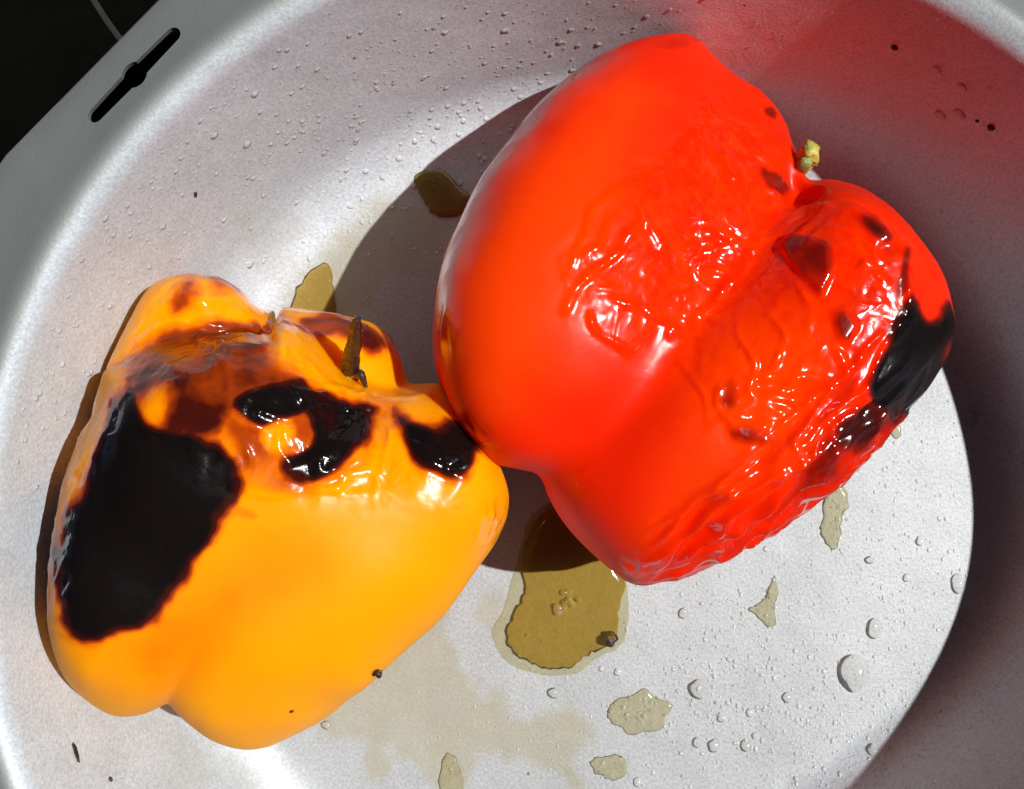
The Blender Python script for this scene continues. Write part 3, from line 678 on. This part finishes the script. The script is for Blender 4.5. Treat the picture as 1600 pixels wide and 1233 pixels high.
# single drops big enough to tell apart
DROPS = [(1334, 1052, 27, 1.12, "largest round water drop, on the lower right of the tin floor"),
         (1367, 982, 14, 1.2, "oval water drop just above the largest drop"), (1090, 1077, 16, 1, "round drop right of the speckled pale juice patch"),
         (1516, 652, 12, 1.3, "milky drop at the shadow line level with the red pepper's scorch"), (1497, 912, 12, 1.4, "milky drop at the shadow line, upper of the two on the lower right"),
         (1362, 1172, 9, 1.1, "milky drop at the shadow line near the bottom right"), (865, 1083, 11, .8, "flat drop below the amber puddle"), (1068, 958, 9, 1, "pale drop right of the amber puddle"),
         (1116, 1165, 11, 1, "right drop of the pair near the bottom centre"), (1090, 1160, 9, 1, "left drop of the pair near the bottom centre"), (1166, 1165, 10, 1, "single drop right of the bottom centre pair"),
         (1230, 1090, 9, 1, "drop in the middle of the dense sprinkle on the lower right"), (1128, 1121, 8, 1, "drop just above the bottom centre pair"), (1172, 1114, 7, 1, "small drop above the single bottom drop"),
         (1417, 903, 7, 1, "small drop above the oval drop"), (1359, 875, 9, .7, "small flat drop midway between streak and shadow line"), (1197, 858, 5, 1, "tiny bright drop at the lower edge of the red pepper"),
         (1180, 1150, 6, 1, "tiny drop touching the single bottom drop"), (997, 1222, 8, 1, "drop beside the small pale patch at the bottom edge"), (1468, 180, 10, 1, "drop in the red tinted shade, lower left of four"),
         (1499, 178, 9, 1.2, "drop in the red tinted shade, lower right of four"), (1503, 137, 8, 1.2, "drop in the red tinted shade, upper right of four"), (1463, 110, 8, 1.2, "drop in the red tinted shade, upper left of four"),
         (386, 226, 8, 1, "drop above the ring shaped stain on the bright wall"), (335, 212, 7, 1, "drop left of the largest one on the upper left wall"), (398, 147, 7, 1, "drop nearest the slot end on the bright wall"),
         (510, 1133, 9, .8, "dark edged drop beside the lower rim of the yellow pepper"), (1438, 845, 8, 1, "drop near the shadow line below the glint"), (966, 1050, 7, 1, "drop at the lower right of the amber puddle"), (940, 1045, 5, 1, "tiny drop under the amber puddle's edge")]
def ico(sub=3):
    bm = bmesh.new(); bmesh.ops.create_icosphere(bm, subdivisions=sub, radius=1)
    V = np.array([v.co[:] for v in bm.verts]); Fc = [[v.index for v in f.verts] for f in bm.faces]; bm.free(); return V, Fc

def cap(th, rows, ns):
    V = [(0, 0, (1-math.cos(th))/math.sin(th))]; Fc = []
    for i in range(1, rows+1):
        t = th*i/rows
        for k in range(ns): a = k/ns*2*math.pi; V.append((math.sin(t)/math.sin(th)*math.cos(a), math.sin(t)/math.sin(th)*math.sin(a), (math.cos(t)-math.cos(th))/math.sin(th)))
    for k in range(ns): Fc.append((0, 1+k, 1+(k+1) % ns))
    for i in range(rows-1):
        for k in range(ns): a = 1+i*ns+k; b = 1+i*ns+(k+1) % ns; Fc.append((a, a+ns, b+ns, b))
    return np.array(V), Fc
CV_, CF_ = cap(math.radians(47), 8, 24)
IV, IF = ico(3); DF = [f for f in IF if min(IV[i, 2] for i in f) > -.2]
def basis(n):
    a = np.cross(n, [0, 1, 0] if abs(n[1]) < .9 else [1, 0, 0]); a /= np.linalg.norm(a); return a, np.cross(n, a)
for (px, py, r, asp, lab) in DROPS:
    p, n = pan_hit(px, py); a, b = basis(n); R = r*(CAMH-p[2])/F
    Q = CV_.copy(); wb = 1+.16*noise(Q*[1.1, 1.1, 0]+[px, py, 0])
    Q = Q*wb[:, None]
    V = p+R*(Q[:, :1]*a+Q[:, 1:2]*b*asp+Q[:, 2:3]*n)+n*.01
    tag(mesh_obj("water_drop", V, CF_, M['drop'] if r > 8 else M['water'], origin=p), lab, "water drop", "larger drops scattered in the tin")
# the uncountable fine beads
def beads(D=None, off=.008):
    D = D or [  # centre px, py, sx, sy, count, r min, r max
        (1160, 1110, 130, 90, 650, 1.2, 4.2), (1330, 1130, 120, 110, 700, .8, 2.6), (1440, 850, 60, 150, 450, .8, 3.2), (1250, 950, 170, 90, 380, .8, 2.6),
        (450, 160, 260, 110, 460, 1.2, 5.2), (200, 330, 140, 120, 330, 1.4, 6.), (80, 620, 60, 150, 220, 1.5, 6.5), (620, 220, 160, 60, 300, 1.2, 5.5), (800, 70, 170, 60, 200, 1.4, 5.5),
        (600, 370, 80, 60, 60, 1, 3.2), (850, 1150, 160, 60, 240, .8, 2.6), (650, 1100, 130, 80, 120, .8, 2.4), (1350, 120, 150, 110, 90, 1.5, 4.0), (1480, 330, 70, 160, 40, 1.5, 4), (1520, 1050, 50, 120, 40, 1.5, 4.5), (330, 1190, 80, 30, 60, 1, 3),
        (1050, 1000, 110, 50, 120, .8, 2.6), (1570, 40, 40, 40, 60, .8, 2.)]
    V0, F0 = cap(math.radians(50), 3, 8)
    V = []; Fc = []
    for (cx, cy, sx, sy, cnt, r0, r1) in D:
        for _ in range(cnt):
            px = rng.normal(cx, sx); py = rng.normal(cy, sy)
            if not (-40 < px < 1640 and -40 < py < 1280): continue
            p, n = pan_hit(px, py)
            if p[2] > 5.5: continue
            r = (r0+(r1-r0)*rng.random()**3.2)*(CAMH-p[2])/F; a, b = basis(n); o = len(V)
            el = 1+.25*rng.normal()
            Q = p+n*off+r*(V0[:, :1]*a+V0[:, 1:2]*b*np.clip(el, .6, 1.5)+V0[:, 2:3]*n)
            V += list(Q); Fc += [tuple(x+o for x in f) for f in F0]
    return V, Fc
bv, bf = beads()
tag(mesh_obj("water_beads", bv, bf, M['water'], origin=(PC[0], PC[1], 0)), "fine sprinkle of tiny water beads all over the inside of the tin", "water beads", kind="stuff")
bv, bf = beads([(893, 940, 15, 9, 12, 4.0, 8.0), (880, 990, 40, 22, 10, 1.5, 3.0)], .13)
v2, f2 = beads([(1000, 1112, 24, 15, 34, 1.6, 4.5), (1306, 800, 7, 28, 16, 1.6, 4.5), (1202, 945, 8, 18, 12, 1.6, 4.), (950, 1200, 14, 8, 10, 1.5, 3.5), (706, 1215, 8, 12, 8, 1.5, 4)], .062)
n0 = len(bv); bv += v2; bf += [tuple(i+n0 for i in f) for f in f2]
tag(mesh_obj("juice_bubbles", bv, bf, M['drop'], origin=(PC[0], PC[1], 0)), "tiny glinting bubbles on the spilled juice", "bubbles", kind="stuff")
# burnt crumbs
def crumb(px, py, r, lab, base=None, asp=1., ang=0):
    if base is None: p, n = pan_hit(px, py)
    else: p, n = w_at(px, py, surf_z(base, px, py)), np.array([0, 0, 1.])
    R = r*(CAMH-p[2])/F; a, b = basis(n); t = math.radians(ang); a, b = a*math.cos(t)+b*math.sin(t), -a*math.sin(t)+b*math.cos(t)
    Q = IV*(1+.55*noise(IV*1.6+px))[:, None]; V = p+R*(Q[:, :1]*a*asp+Q[:, 1:2]*b+Q[:, 2:3]*n*.5)+n*R*.3
    tag(mesh_obj("burnt_crumb", V, IF, M['char'], origin=p), lab, "crumb", "burnt crumbs in the tin")
crumb(950, 998, 11, "black burnt bit stuck in the corner of the amber puddle", asp=1.3)
crumb(590, 1052, 6, "black flake lying on the lower flank of the yellow pepper", YV, 1.3)
crumb(1549, 199, 6, "black crumb on the red tinted wall, right of the four drops"); crumb(1527, 189, 3, "tiny crumb just left of the black crumb on the shaded wall")
crumb(1398, 74, 5, "crumb high on the red tinted wall"); crumb(118, 1176, 4, "thin sliver of char at the lower left of the tin", asp=4, ang=90)
crumb(172, 1218, 4, "round speck of char at the lower left corner"); crumb(305, 304, 3, "thin crumb on the bright wall right of the slot", asp=2.2, ang=-40)
